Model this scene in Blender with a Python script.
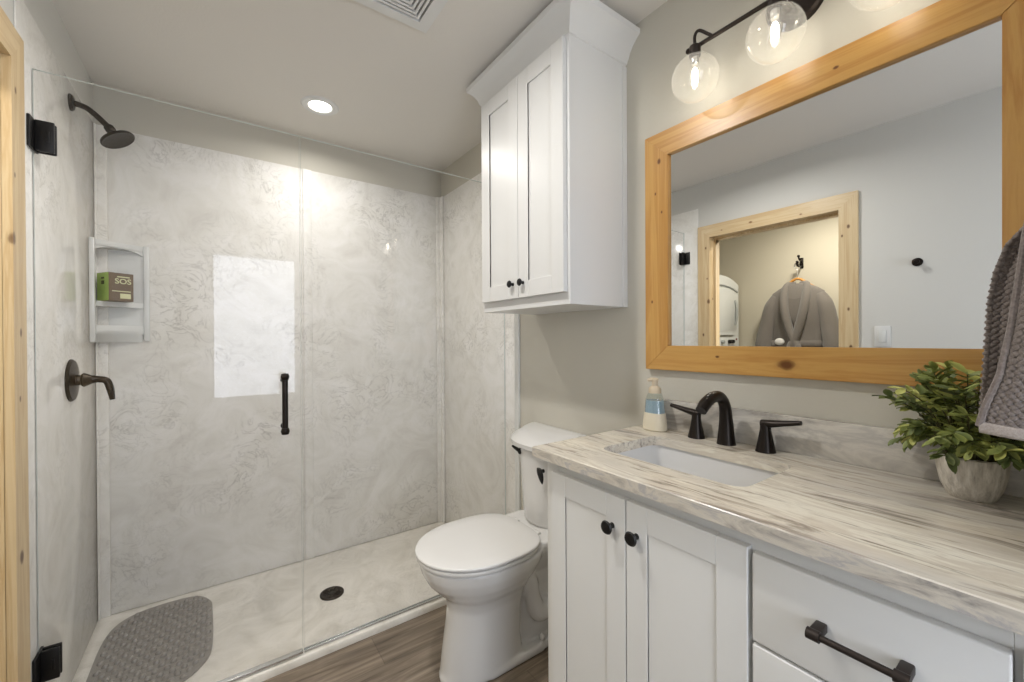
import bpy, bmesh, math, random
from mathutils import Vector, Matrix, noise
random.seed(7)
PI = math.pi
for o in list(bpy.data.objects): bpy.data.objects.remove(o, do_unlink=True)
S = bpy.context.scene
C = S.collection
HC = 1.305                       # eye height above the floor

# ------------------------------------------------------------------ camera
cam = bpy.data.objects.new('camera', bpy.data.cameras.new('camera'))
C.objects.link(cam)
cam.data.sensor_width = 36; cam.data.lens = 412.15/1024*36
cam.data.clip_start = .02
yaw, pitch, roll = .61948, -.00444, -.005346
fw = Vector((math.sin(yaw)*math.cos(pitch), math.cos(yaw)*math.cos(pitch), math.sin(pitch)))
rt = Vector((math.cos(yaw), -math.sin(yaw), 0)); up = rt.cross(fw)
r_ = math.cos(roll)*rt + math.sin(roll)*up; u_ = -math.sin(roll)*rt + math.cos(roll)*up
M = Matrix((r_, u_, -fw)).transposed().to_4x4(); M.translation = (0, 0, HC)
cam.matrix_world = M
S.camera = cam

# ------------------------------------------------------------------ world, exposure
w = bpy.data.worlds.new('world'); S.world = w; w.use_nodes = True
w.node_tree.nodes['Background'].inputs[0].default_value = (.75, .80, .90, 1)
w.node_tree.nodes['Background'].inputs[1].default_value = .6
S.view_settings.view_transform = 'Standard'; S.view_settings.look = 'None'
S.view_settings.gamma = 1; S.view_settings.use_curve_mapping = False
S.view_settings.exposure = 0.74
WINDOW_EMIT = 5.3
CAN_W = 2.7; FILL_CAN_W = 7.5; BULB_W = .11; CLOSET_W = 12

# ------------------------------------------------------------------ helpers
def lin(h):
    h = h.lstrip('#'); out = []
    for i in (0, 2, 4):
        c = int(h[i:i+2], 16)/255
        out.append(c/12.92 if c <= .04045 else ((c+.055)/1.055)**2.4)
    return tuple(out)+(1,)

BASE = {}
def finish(bm, name, mat, parent=None, sharp=32, smooth=True):
    org = Vector((0, 0, 0))
    if parent is not None: org = BASE[parent.name]
    bmesh.ops.remove_doubles(bm, verts=bm.verts, dist=1e-6)
    bmesh.ops.recalc_face_normals(bm, faces=bm.faces)
    if parent is None:
        zs = [v.co for v in bm.verts]
        org = Vector(((min(v.x for v in zs)+max(v.x for v in zs))/2, (min(v.y for v in zs)+max(v.y for v in zs))/2, min(v.z for v in zs)))
    bm.transform(Matrix.Translation(-org))
    a = math.radians(sharp)
    for f in bm.faces: f.smooth = smooth
    for e in bm.edges:
        if len(e.link_faces) == 2 and e.calc_face_angle(0) > a: e.smooth = False
    me = bpy.data.meshes.new(name); bm.to_mesh(me); bm.free()
    mats = mat if isinstance(mat, (list, tuple)) else [mat]
    for m in mats: me.materials.append(m)
    o = bpy.data.objects.new(name, me); C.objects.link(o)
    if parent is not None: o.parent = parent
    else: o.location = org
    BASE[o.name] = org
    return o
def thing(name, loc, label, cat, group=None, kind=None):
    o = bpy.data.objects.new(name, None); C.objects.link(o); o.location = loc
    o.empty_display_size = .05; BASE[o.name] = Vector(loc)
    tag(o, label, cat, group, kind); return o
def tag(o, label=None, cat=None, group=None, kind=None):
    if label: o['label'] = label
    if cat: o['category'] = cat
    if group: o['group'] = group
    if kind: o['kind'] = kind
    return o
def struct(name, bm, mat, label=None, cat=None, **k):
    return tag(finish(bm, name, mat, **k), label, cat, None, 'structure')
def B(): return bmesh.new()
def box(bm, lo, hi, bev=0, seg=2, mi=0, rotz=0):
    r = bmesh.ops.create_cube(bm, size=1)
    vs = r['verts']; c = [(a+b)/2 for a, b in zip(lo, hi)]; d = [abs(b-a) for a, b in zip(lo, hi)]
    for v in vs: v.co = Vector((v.co.x*d[0], v.co.y*d[1], v.co.z*d[2]))
    if rotz: bmesh.ops.rotate(bm, verts=vs, matrix=Matrix.Rotation(rotz, 3, 'Z'))
    for v in vs: v.co += Vector(c)
    fs = list({f for v in vs for f in v.link_faces})
    for f in fs: f.material_index = mi
    if bev:
        es = list({e for v in vs for e in v.link_edges})
        bmesh.ops.bevel(bm, geom=es, offset=bev, segments=seg, profile=.5, affect='EDGES', clamp_overlap=True)
    return bm
def loft(bm, rings, cap=True, closed=True, mi=0):
    R = [[bm.verts.new(p) for p in ring] for ring in rings]
    n = len(R[0])
    for a, b in zip(R, R[1:]):
        for i in range(n if closed else n-1):
            j = (i+1) % n
            f = bm.faces.new((a[i], a[j], b[j], b[i])); f.material_index = mi
    if cap and closed:
        for ring in (R[0], R[-1]):
            try: bm.faces.new(ring).material_index = mi
            except ValueError: pass
    return bm
def tube(bm, pts, rad, n=12, flat=None, mi=0, cap=True):
    pts = [Vector(p) for p in pts]
    if not isinstance(rad, (list, tuple)): rad = [rad]*len(pts)
    rings = []; prev = None
    for i, p in enumerate(pts):
        t = (pts[min(i+1, len(pts)-1)]-pts[max(i-1, 0)]).normalized()
        if prev is None:
            a = Vector((0, 0, 1)) if abs(t.z) < .9 else Vector((1, 0, 0))
            s = t.cross(a).normalized()
        else:
            s = (prev-t*prev.dot(t)).normalized()
        prev = s; q = t.cross(s)
        fl = flat[i] if flat else 1
        rings.append([p+(s*math.cos(2*PI*k/n)+q*math.sin(2*PI*k/n)*fl)*rad[i] for k in range(n)])
    return loft(bm, rings, cap=cap, mi=mi)
def spline(pts, m=8):
    P = [Vector(p) for p in pts]; out = []
    for i in range(len(P)-1):
        p0 = P[max(i-1, 0)]; p1 = P[i]; p2 = P[i+1]; p3 = P[min(i+2, len(P)-1)]
        for k in range(m):
            t = k/m
            out.append(.5*((2*p1)+(-p0+p2)*t+(2*p0-5*p1+4*p2-p3)*t*t+(-p0+3*p1-3*p2+p3)*t**3))
    out.append(P[-1]); return out
def lerps(vals, m=8):
    out = []
    for a, b in zip(vals, vals[1:]):
        for k in range(m): out.append(a+(b-a)*k/m)
    return out+[vals[-1]]
def lathe(bm, prof, c, axis='Z', n=32, mi=0, cap=True):
    c = Vector(c); rings = []
    for r, h in prof:
        ring = []
        for k in range(n):
            a = 2*PI*k/n; x, y = r*math.cos(a), r*math.sin(a)
            ring.append(c+(Vector((x, y, h)) if axis == 'Z' else Vector((h, x, y)) if axis == 'X' else Vector((x, h, y))))
        rings.append(ring)
    return loft(bm, rings, cap=cap, mi=mi)
def prism(bm, poly, z0, z1, axis='Z', mi=0):
    def P(a, b, h): return (a, b, h) if axis == 'Z' else (h, a, b) if axis == 'X' else (a, h, b)
    return loft(bm, [[P(a, b, z0) for a, b in poly], [P(a, b, z1) for a, b in poly]], mi=mi)
def sphere(bm, c, r, n=24, m=16, sq=(1, 1, 1)):
    res = bmesh.ops.create_uvsphere(bm, u_segments=n, v_segments=m, radius=1)
    for v in res['verts']: v.co = Vector((v.co.x*r*sq[0], v.co.y*r*sq[1], v.co.z*r*sq[2]))+Vector(c)
    return bm
def rrect(x0, x1, y0, y1, r, n=6):
    out = []
    for cx, cy, a0 in ((x1-r, y1-r, 0), (x0+r, y1-r, 90), (x0+r, y0+r, 180), (x1-r, y0+r, 270)):
        for k in range(n+1):
            a = math.radians(a0+90*k/n); out.append((cx+r*math.cos(a), cy+r*math.sin(a)))
    return out
def dup(root, loc, label=None):
    r = root.copy(); C.objects.link(r); r.location = loc
    if label: r['label'] = label
    for ch in list(root.children):
        c = ch.copy(); C.objects.link(c); c.parent = r
        for g in ch.children:
            d = g.copy(); C.objects.link(d); d.parent = c
    return r

# ------------------------------------------------------------------ materials
def newmat(name):
    m = bpy.data.materials.new(name); m.use_nodes = True
    nt = m.node_tree; return m, nt, nt.nodes['Principled BSDF']
def plain(name, col, rough=.5, metal=0, spec=.5, bump=0, bscale=200, coat=0):
    m, nt, p = newmat(name)
    p.inputs['Base Color'].default_value = lin(col) if isinstance(col, str) else col
    p.inputs['Roughness'].default_value = rough; p.inputs['Metallic'].default_value = metal
    p.inputs['Specular IOR Level'].default_value = spec; p.inputs['Coat Weight'].default_value = coat
    n = nt.nodes.new('ShaderNodeTexNoise'); n.inputs['Scale'].default_value = bscale
    n.inputs['Detail'].default_value = 3
    tc = nt.nodes.new('ShaderNodeTexCoord'); nt.links.new(tc.outputs['Object'], n.inputs['Vector'])
    if bump:
        b = nt.nodes.new('ShaderNodeBump'); b.inputs['Strength'].default_value = bump; b.inputs['Distance'].default_value = .002
        nt.links.new(n.outputs['Fac'], b.inputs['Height']); nt.links.new(b.outputs['Normal'], p.inputs['Normal'])
    return m
def node(nt, t, **k):
    n = nt.nodes.new(t)
    for a, b in k.items():
        if a in n.inputs: n.inputs[a].default_value = b
        else: setattr(n, a, b)
    return n
def ramp(nt, fac, stops):
    r = nt.nodes.new('ShaderNodeValToRGB'); e = r.color_ramp.elements
    while len(e) < len(stops): e.new(.5)
    for el, (p, c) in zip(e, stops): el.position = p; el.color = lin(c) if isinstance(c, str) else c
    nt.links.new(fac, r.inputs['Fac']); return r
def mapping(nt, scale, rot=(0, 0, 0), loc=(0, 0, 0)):
    tc = nt.nodes.new('ShaderNodeTexCoord'); mp = nt.nodes.new('ShaderNodeMapping')
    mp.inputs['Scale'].default_value = scale; mp.inputs['Rotation'].default_value = rot; mp.inputs['Location'].default_value = loc
    nt.links.new(tc.outputs['Object'], mp.inputs['Vector']); return mp
def mixc(nt, fac, a, b, mode='MIX'):
    m = nt.nodes.new('ShaderNodeMix'); m.data_type = 'RGBA'; m.blend_type = mode
    for s, v in ((m.inputs['Factor'], fac), (m.inputs[6], a), (m.inputs[7], b)):
        if hasattr(v, 'is_linked') or hasattr(v, 'links'): nt.links.new(v, s)
        else: s.default_value = v
    return m.outputs[2]

def marble(name, base, dark, light, rough=.12, scale=1.0, amt=1.0, spec=.4):
    m, nt, p = newmat(name)
    mp = mapping(nt, (1, 1, 1))
    n0 = node(nt, 'ShaderNodeTexNoise', Scale=3.2*scale, Detail=5.0, Roughness=.6, Distortion=1.8); nt.links.new(mp.outputs[0], n0.inputs['Vector'])
    r0 = ramp(nt, n0.outputs['Fac'], [(.30, dark), (.46, base), (.62, light), (.75, base)])
    n1 = node(nt, 'ShaderNodeTexNoise', Scale=5.5*scale, Detail=7.0, Roughness=.55, Distortion=3.0); nt.links.new(mp.outputs[0], n1.inputs['Vector'])
    r1 = ramp(nt, n1.outputs['Fac'], [(.470, (0, 0, 0, 1)), (.497, (1, 1, 1, 1)), (.51, (.25, .25, .25, 1)), (.56, (0, 0, 0, 1))])
    n2 = node(nt, 'ShaderNodeTexNoise', Scale=2.1*scale, Detail=2.0); nt.links.new(mp.outputs[0], n2.inputs['Vector'])
    r2 = ramp(nt, n2.outputs['Fac'], [(.44, (0, 0, 0, 1)), (.64, (.55*amt, .55*amt, .55*amt, 1))])
    mul = node(nt, 'ShaderNodeMath', operation='MULTIPLY'); nt.links.new(r1.outputs[0], mul.inputs[0]); nt.links.new(r2.outputs[0], mul.inputs[1])
    c = mixc(nt, mul.outputs[0], r0.outputs[0], lin('98948d'))
    nt.links.new(c, p.inputs['Base Color']); p.inputs['Roughness'].default_value = rough; p.inputs['Specular IOR Level'].default_value = spec
    return m

def pine(name, a, b, knot, axis='Z', rough=.38, ring=28, knots=(), seed=0, kx=None):
    """long grain along axis, growth lines across it, dark oval knots at given places on the piece"""
    m, nt, p = newmat(name)
    sc = [ring, ring, ring]; sc['XYZ'.index(axis)] = ring*.045
    mp = mapping(nt, sc, loc=(seed, seed*.7, seed*1.3))
    n = node(nt, 'ShaderNodeTexNoise', Scale=1.0, Detail=6.0, Roughness=.6, Distortion=.7); nt.links.new(mp.outputs[0], n.inputs['Vector'])
    r = ramp(nt, n.outputs['Fac'], [(.28, b), (.45, a), (.55, b), (.63, a), (.8, b)])
    c = r.outputs[0]
    tc = nt.nodes.new('ShaderNodeTexCoord')
    nz = node(nt, 'ShaderNodeTexNoise', Scale=45.0, Detail=2.0); nt.links.new(tc.outputs['Object'], nz.inputs['Vector'])
    for kp in knots:
        (y, z), rad = kp[:2], kp[2]
        mk = nt.nodes.new('ShaderNodeMapping'); st = [0 if kx is None else 1/rad, 1/rad, 1/rad]; st['XYZ'.index(axis)] *= .62
        mk.inputs['Scale'].default_value = st; mk.inputs['Location'].default_value = (-(kx or 0)*st[0], -y*st[1], -z*st[2])
        nt.links.new(tc.outputs['Object'], mk.inputs['Vector'])
        ln = node(nt, 'ShaderNodeVectorMath', operation='LENGTH'); nt.links.new(mk.outputs[0], ln.inputs[0])
        ad = node(nt, 'ShaderNodeMath', operation='MULTIPLY_ADD'); nt.links.new(nz.outputs['Fac'], ad.inputs[0]); ad.inputs[1].default_value = .9; nt.links.new(ln.outputs['Value'], ad.inputs[2])
        kr = ramp(nt, ad.outputs[0], [(.0, (.95, .95, .95, 1)), (.42, (.9, .9, .9, 1)), (.62, (.6, .6, .6, 1)), (.74, (.12, .12, .12, 1)), (.95, (0, 0, 0, 1))])
        # ramp ends at 1: shrink the knot field so that its rim falls there
        ad.inputs[1].default_value = .30
        c = mixc(nt, kr.outputs[0], c, lin(knot))
    nt.links.new(c, p.inputs['Base Color']); p.inputs['Roughness'].default_value = rough
    return m

def floor_mat():
    m, nt, p = newmat('vinyl_plank')
    mp = mapping(nt, (1, 1, 1))
    br = node(nt, 'ShaderNodeTexBrick', Scale=1.0)
    br.offset = .37; br.squash = 1
    for k, v in (('Brick Width', 1.2), ('Row Height', .18), ('Mortar Size', .0018), ('Mortar Smooth', .2), ('Bias', 0)): br.inputs[k].default_value = v
    br.inputs['Color1'].default_value = (.35, .35, .35, 1); br.inputs['Color2'].default_value = (.7, .7, .7, 1); br.inputs['Mortar'].default_value = (0, 0, 0, 1)
    nt.links.new(mp.outputs[0], br.inputs['Vector'])
    m2 = mapping(nt, (2.2, 26, 26))
    n = node(nt, 'ShaderNodeTexNoise', Scale=1.0, Detail=7.0, Roughness=.62, Distortion=.9); nt.links.new(m2.outputs[0], n.inputs['Vector'])
    r = ramp(nt, n.outputs['Fac'], [(.28, '4d4237'), (.45, '6e6254'), (.56, '807364'), (.72, '978b7b')])
    c = mixc(nt, .30, r.outputs[0], br.outputs['Color'], 'OVERLAY')
    nt.links.new(c, p.inputs['Base Color']); p.inputs['Roughness'].default_value = .38
    return m

def granite(name):
    m, nt, p = newmat(name)
    mw = mapping(nt, (3, 3, 3)); nw = node(nt, 'ShaderNodeTexNoise', Scale=1.0, Detail=2.0); nt.links.new(mw.outputs[0], nw.inputs['Vector'])
    mp = mapping(nt, (17, 2.1, 17), rot=(0, 0, .13))
    add = node(nt, 'ShaderNodeVectorMath', operation='MULTIPLY_ADD'); nt.links.new(nw.outputs['Color'], add.inputs[0]); add.inputs[1].default_value = (1.6, .5, 1.6); nt.links.new(mp.outputs[0], add.inputs[2])
    n = node(nt, 'ShaderNodeTexNoise', Scale=1.0, Detail=8.0, Roughness=.62, Distortion=.5); nt.links.new(add.outputs[0], n.inputs['Vector'])
    r = ramp(nt, n.outputs['Fac'], [(.28, '7b756e'), (.37, 'a89e90'), (.43, 'dbd3c3'), (.50, 'cfc5b4'), (.56, 'e4dece'), (.63, 'c8bdab'), (.70, 'a49c91'), (.78, 'e0d8c9')])
    m3 = mapping(nt, (60, 6, 60), rot=(0, 0, .13)); n3 = node(nt, 'ShaderNodeTexNoise', Scale=1.0, Detail=5.0, Roughness=.7); nt.links.new(m3.outputs[0], n3.inputs['Vector'])
    r3 = ramp(nt, n3.outputs['Fac'], [(.33, (.8, .8, .8, 1)), (.46, (0, 0, 0, 1))])
    c = mixc(nt, r3.outputs[0], r.outputs[0], lin('6f6558'))
    m4 = mapping(nt, (7, 2.5, 7)); n4 = node(nt, 'ShaderNodeTexNoise', Scale=1.0, Detail=4.0); nt.links.new(m4.outputs[0], n4.inputs['Vector'])
    r4 = ramp(nt, n4.outputs['Fac'], [(.45, (0, 0, 0, 1)), (.70, (.45, .45, .45, 1))])
    c = mixc(nt, r4.outputs[0], c, lin('b7b4b2'))
    # honed broken edge: a separate greyer stone covers the upright faces
    nt.links.new(c, p.inputs['Base Color']); p.inputs['Roughness'].default_value = .22
    return m

def granite_edge(name):
    m, nt, p = newmat(name)
    mp = mapping(nt, (22, 9, 30), rot=(0, 0, .2)); n = node(nt, 'ShaderNodeTexNoise', Scale=1.0, Detail=7.0, Roughness=.65, Distortion=1.0); nt.links.new(mp.outputs[0], n.inputs['Vector'])
    r = ramp(nt, n.outputs['Fac'], [(.30, '837f7c'), (.42, 'b3aca2'), (.52, 'c9c2b5'), (.60, 'a9a5a3'), (.72, 'd2cbbf')])
    nt.links.new(r.outputs[0], p.inputs['Base Color']); p.inputs['Roughness'].default_value = .35
    b = node(nt, 'ShaderNodeBump', Strength=.4, Distance=.002); nt.links.new(n.outputs['Fac'], b.inputs['Height']); nt.links.new(b.outputs['Normal'], p.inputs['Normal'])
    return m

def backsplash_mat(name):
    m, nt, p = newmat(name)
    mp = mapping(nt, (6, 3.2, 9), rot=(.35, 0, 0)); n = node(nt, 'ShaderNodeTexNoise', Scale=1.0, Detail=7.0, Roughness=.6, Distortion=1.6); nt.links.new(mp.outputs[0], n.inputs['Vector'])
    r = ramp(nt, n.outputs['Fac'], [(.30, '928d88'), (.40, 'b8b3ac'), (.50, 'd4cfc6'), (.58, 'bcb8b2'), (.70, 'dfdbd2')])
    nt.links.new(r.outputs[0], p.inputs['Base Color']); p.inputs['Roughness'].default_value = .25
    return m

def clear_glass(name, tint, edge=0.0, ior=1.45, rough=0.0, bump=0, boost=1.0, haze=0, f0=.04):
    """thin sheet: transparent with a Fresnel mirror"""
    m = bpy.data.materials.new(name); m.use_nodes = True; nt = m.node_tree; nt.nodes.clear()
    out = nt.nodes.new('ShaderNodeOutputMaterial'); t = nt.nodes.new('ShaderNodeBsdfTransparent'); g = nt.nodes.new('ShaderNodeBsdfGlossy')
    t.inputs[0].default_value = lin(tint); g.inputs['Roughness'].default_value = rough; g.inputs[0].default_value = (1, 1, 1, 1)
    # Schlick reflectance, the same from either side of the sheet
    lw = nt.nodes.new('ShaderNodeLayerWeight'); lw.inputs['Blend'].default_value = .5
    pw = nt.nodes.new('ShaderNodeMath'); pw.operation = 'POWER'; nt.links.new(lw.outputs['Facing'], pw.inputs[0]); pw.inputs[1].default_value = 5
    f = nt.nodes.new('ShaderNodeMath'); f.operation = 'MULTIPLY_ADD'; nt.links.new(pw.outputs[0], f.inputs[0]); f.inputs[1].default_value = .9; f.inputs[2].default_value = f0
    mx = nt.nodes.new('ShaderNodeMixShader')
    if bump:
        mp = mapping(nt, (1, 1, 1)); v = node(nt, 'ShaderNodeTexVoronoi', Scale=300.0); nt.links.new(mp.outputs[0], v.inputs['Vector'])
        r = ramp(nt, v.outputs['Distance'], [(.0, (1, 1, 1, 1)), (.16, (.6, .6, .6, 1)), (.24, (0, 0, 0, 1))])
        b = node(nt, 'ShaderNodeBump', Strength=bump, Distance=.002); nt.links.new(r.outputs[0], b.inputs['Height'])
        nt.links.new(b.outputs['Normal'], g.inputs['Normal'])
        d = nt.nodes.new('ShaderNodeMath'); d.operation = 'MULTIPLY_ADD'; nt.links.new(r.outputs[0], d.inputs[0]); d.inputs[1].default_value = .45; nt.links.new(f.outputs[0], d.inputs[2])
        nt.links.new(d.outputs[0], mx.inputs[0])
    elif boost != 1.0:
        d = nt.nodes.new('ShaderNodeMath'); d.operation = 'MULTIPLY'; d.inputs[1].default_value = boost; d.use_clamp = True
        nt.links.new(f.outputs[0], d.inputs[0]); nt.links.new(d.outputs[0], mx.inputs[0])
    else: nt.links.new(f.outputs[0], mx.inputs[0])
    tr = t.outputs[0]
    if haze:
        df = nt.nodes.new('ShaderNodeBsdfTranslucent'); df.inputs[0].default_value = (.9, .9, .88, 1); d2 = nt.nodes.new('ShaderNodeBsdfDiffuse'); d2.inputs[0].default_value = (.9, .9, .88, 1)
        h1 = nt.nodes.new('ShaderNodeAddShader'); nt.links.new(df.outputs[0], h1.inputs[0]); nt.links.new(d2.outputs[0], h1.inputs[1])
        h2 = nt.nodes.new('ShaderNodeMixShader'); h2.inputs[0].default_value = haze
        if bump:
            hb = nt.nodes.new('ShaderNodeMath'); hb.operation = 'MULTIPLY_ADD'; nt.links.new(r.outputs[0], hb.inputs[0]); hb.inputs[1].default_value = .35; hb.inputs[2].default_value = haze; nt.links.new(hb.outputs[0], h2.inputs[0])
        nt.links.new(t.outputs[0], h2.inputs[1]); nt.links.new(df.outputs[0], h2.inputs[2]); tr = h2.outputs[0]
    nt.links.new(tr, mx.inputs[1]); nt.links.new(g.outputs[0], mx.inputs[2]); nt.links.new(mx.outputs[0], out.inputs[0])
    return m
def emit(name, col, strength):
    m, nt, p = newmat(name)
    p.inputs['Base Color'].default_value = (0, 0, 0, 1)
    p.inputs['Emission Color'].default_value = lin(col); p.inputs['Emission Strength'].default_value = strength
    return m
def waffle_cloth(name, a, b, scale=160, bump=.6):
    m, nt, p = newmat(name)
    mp = mapping(nt, (1, 1, 1)); n = node(nt, 'ShaderNodeTexNoise', Scale=scale, Detail=4.0, Roughness=.7); nt.links.new(mp.outputs[0], n.inputs['Vector'])
    r = ramp(nt, n.outputs['Fac'], [(.3, b), (.7, a)]); nt.links.new(r.outputs[0], p.inputs['Base Color'])
    p.inputs['Roughness'].default_value = .95; p.inputs['Sheen Weight'].default_value = .3; p.inputs['Specular IOR Level'].default_value = .1
    bb = node(nt, 'ShaderNodeBump', Strength=bump, Distance=.003); nt.links.new(n.outputs['Fac'], bb.inputs['Height']); nt.links.new(bb.outputs['Normal'], p.inputs['Normal'])
    return m

WALL = plain('wall_paint', 'c8c4b8', .7, bump=.25, bscale=90, spec=.3)
CEIL = plain('ceiling_paint', 'ddd9d2', .8, bump=.35, bscale=110, spec=.2)
CLOSETW = plain('closet_paint', 'cbc4b2', .75, bump=.2, bscale=90, spec=.2)
FLOOR = floor_mat()
MARBLE = marble('wall_panel_marble', 'e6e4de', 'dcd9d3', 'edebe7', rough=.36, spec=.2, scale=1.3, amt=1.05)
MARBLE_L = marble('wall_panel_marble_polished', 'e6e4de', 'dcd9d3', 'edebe7', rough=.10, scale=1.3, amt=.7)
PAN = marble('shower_pan_stone', 'dad6cd', 'cdc8be', 'e4e0d8', rough=.4, scale=1.4, amt=.45)
WHITE = plain('white_lacquer', 'dadad8', .32, spec=.5)
GROOVE = plain('white_lacquer_frame', 'dededb', .4)
ACRYL = plain('white_acrylic', 'd9dad7', .25)
CERAMIC = plain('white_ceramic', 'dbdad8', .10, coat=.4)
SEATW = plain('white_seat_plastic', 'd9d8d6', .22)
BRONZE = plain('oil_rubbed_bronze', '2a2522', .32, metal=.75, bump=.05, bscale=40)
HEADB = plain('weathered_bronze', '38322b', .36, metal=.8, bump=.3, bscale=120)
BLACK = plain('matte_black_metal', '191818', .42, metal=.4)
DARKB = plain('dark_bronze_light', '332c28', .45, metal=.6)
CHROME = plain('aluminium_channel', 'd6d6d4', .22, metal=.9)
DK = [(.40, 1.58, .020), (.43, .72, .024), (-.44, 1.95, .014), (-.41, 1.90, .010), (-.44, 1.47, .012), (-.45, 1.25, .014), (.44, 1.33, .014), (.41, 1.75, .010), (.43, 1.15, .010), (-.43, .8, .018), (.42, 1.98, .012)]
PINE_Z = pine('pine_upright', 'd4be97', 'c5aa80', '5d3a20', 'Z', knots=DK, seed=1.3, kx=.018)
PINE_Y = pine('pine_rail', 'd4be97', 'c5aa80', '7d5530', 'Y', knots=[(.1, 2.10, .014), (-.2, 2.08, .009), (.3, 2.09, .008)], seed=2.9)
PINE_R = pine('pine_liner', 'd6be94', 'c7a97c', '5d3a20', 'Z', knots=[(.39, 1.15, .016), (.39, 1.6, .012), (-.39, 1.7, .014)], seed=5.1, kx=-.028)  # door jamb pine, slightly yellower than the casing
HONEY_Z = pine('honey_pine_upright', 'c99c58', 'b98745', '5c2f12', 'Z', rough=.3, ring=22, knots=[(.44, .24, .007), (.425, .62, .006), (.40, .55, .006), (-.42, .5, .012), (.41, .73, .012)], seed=3.1)
HONEY_Y = pine('honey_pine_rail', 'c99c58', 'b98745', '5c2f12', 'Y', rough=.3, ring=22, knots=[(.014, .036, .026), (.205, .052, .007), (-.098, .785, .007), (-.30, .03, .006)], seed=4.4)
STONE = granite('veined_stone_top'); STONE_E = granite_edge('veined_stone_edge'); STONE_B = backsplash_mat('veined_stone_splash')
GLASS = clear_glass('shower_glass', 'fdfdfd', f0=.016)
GEDGE = plain('glass_edge', 'ccd2cf', .25)
GLOBE = clear_glass('seeded_globe', 'fbfaf6', bump=.6, haze=.10)
BOTTLE = clear_glass('bottle_clear', 'eef2f0', boost=1.6)
MIRROR = plain('mirror_silver', (.79, .80, .80, 1), .0, metal=1)
MIRROR.node_tree.nodes['Principled BSDF'].inputs['Roughness'].default_value = 0.0
FIL = emit('filament', 'fff6e8', 20); LENS = emit('led_lens', 'fff8ee', 9)
DAY = emit('window_daylight', 'e4ebf8', WINDOW_EMIT)
RUBBER = plain('grey_bath_mat', '928e88', .30)
CREAM = plain('cream_silicone', 'd9d0ba', .5)
BLUE = plain('blue_soap', '9fb6c8', .15, coat=.5)
PUMP = plain('beige_pump', 'cbbca3', .45)
CONC = None
TOWEL = waffle_cloth('taupe_waffle_towel', '8f857f', '6d645f', 220, .5)
HEM = waffle_cloth('towel_hem', 'b4aaa2', '978d86', 400, .3)
ROBE = waffle_cloth('grey_robe', '837d77', '6e6963', 260, .4)
APPL = plain('appliance_white', 'dfe2e0', .3)
APPG = plain('appliance_grey', 'a9adab', .4)
HANGER = plain('hanger_wood', 'c98f45', .4)

def pot_mat():
    m, nt, p = newmat('ribbed_pot')
    mp = mapping(nt, (1, 1, .22)); n = node(nt, 'ShaderNodeTexNoise', Scale=120.0, Detail=4.0, Roughness=.65); nt.links.new(mp.outputs[0], n.inputs['Vector'])
    r = ramp(nt, n.outputs['Fac'], [(.30, 'a0988c'), (.5, 'c2bbae'), (.7, 'dad4c9')]); nt.links.new(r.outputs[0], p.inputs['Base Color'])
    b = node(nt, 'ShaderNodeBump', Strength=.8, Distance=.003); nt.links.new(n.outputs['Fac'], b.inputs['Height']); nt.links.new(b.outputs['Normal'], p.inputs['Normal'])
    p.inputs['Roughness'].default_value = .85; return m
CONC = pot_mat()
def leaf_mat():
    m, nt, p = newmat('leaf_green')
    a = nt.nodes.new('ShaderNodeAttribute'); a.attribute_name = 'tint'
    r = ramp(nt, a.outputs['Fac'], [(0, '445030'), (.4, '667342'), (.7, '8d9752'), (.9, 'b6ba64'), (1, 'c8c976')])
    nt.links.new(r.outputs[0], p.inputs['Base Color']); p.inputs['Roughness'].default_value = .5
    return m
LEAF = leaf_mat(); STEM = plain('stem_green', '5a5634', .7)

# ------------------------------------------------------------------ measures
XL, XR, YB, YF = -.458, 1.284, 2.65, -.95
ZC = HC+1.177
YG = 1.862                                   # plane of the shower glass
ZP = HC-1.274                               # shower floor
ZPT = HC+.992                               # top of the wall panels
OY0, OY1, OZ = .862, 1.648, HC+.752         # doorway to the laundry closet
CX0 = -1.72                                 # far wall of that closet

# ------------------------------------------------------------------ room shell
bm = B(); box(bm, (CX0-.1, YF-.1, -.06), (XR+.1, 2.9, 0)); struct('floor', bm, FLOOR)
bm = B(); box(bm, (CX0-.1, YF-.1, ZC), (XR+.1, 2.9, ZC+.06)); struct('ceiling', bm, CEIL)
bm = B(); box(bm, (XR, YF-.1, 0), (XR+.1, YB+.1, ZC)); struct('wall_right', bm, WALL)
bm = B(); box(bm, (XL-.118, YB, 0), (XR, YB+.1, ZC)); struct('wall_back', bm, WALL)
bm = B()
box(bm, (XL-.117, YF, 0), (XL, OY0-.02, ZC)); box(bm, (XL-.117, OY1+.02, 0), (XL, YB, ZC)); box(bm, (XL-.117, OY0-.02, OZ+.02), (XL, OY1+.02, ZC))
struct('wall_left', bm, plain('wall_paint_daylit', 'd3d2cd', .7, bump=.25, bscale=90, spec=.3))  # paler, cooler copy of the wall paint: daylight put into the colour
# rear wall with the window opening
WX0, WX1, WZ0, WZ1 = -.06, .665, HC-.56, HC+.83
bm = B()
box(bm, (XL-.117, YF-.1, 0), (WX0, YF, ZC)); box(bm, (WX1, YF-.1, 0), (XR, YF, ZC))
box(bm, (WX0, YF-.1, 0), (WX1, YF, WZ0)); box(bm, (WX0, YF-.1, WZ1), (WX1, YF, ZC))
struct('wall_front', bm, WALL)
bm = B(); box(bm, (.84, -.17, 0), (XR, -.07, ZC)); struct('wall_return', bm, WALL)
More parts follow.
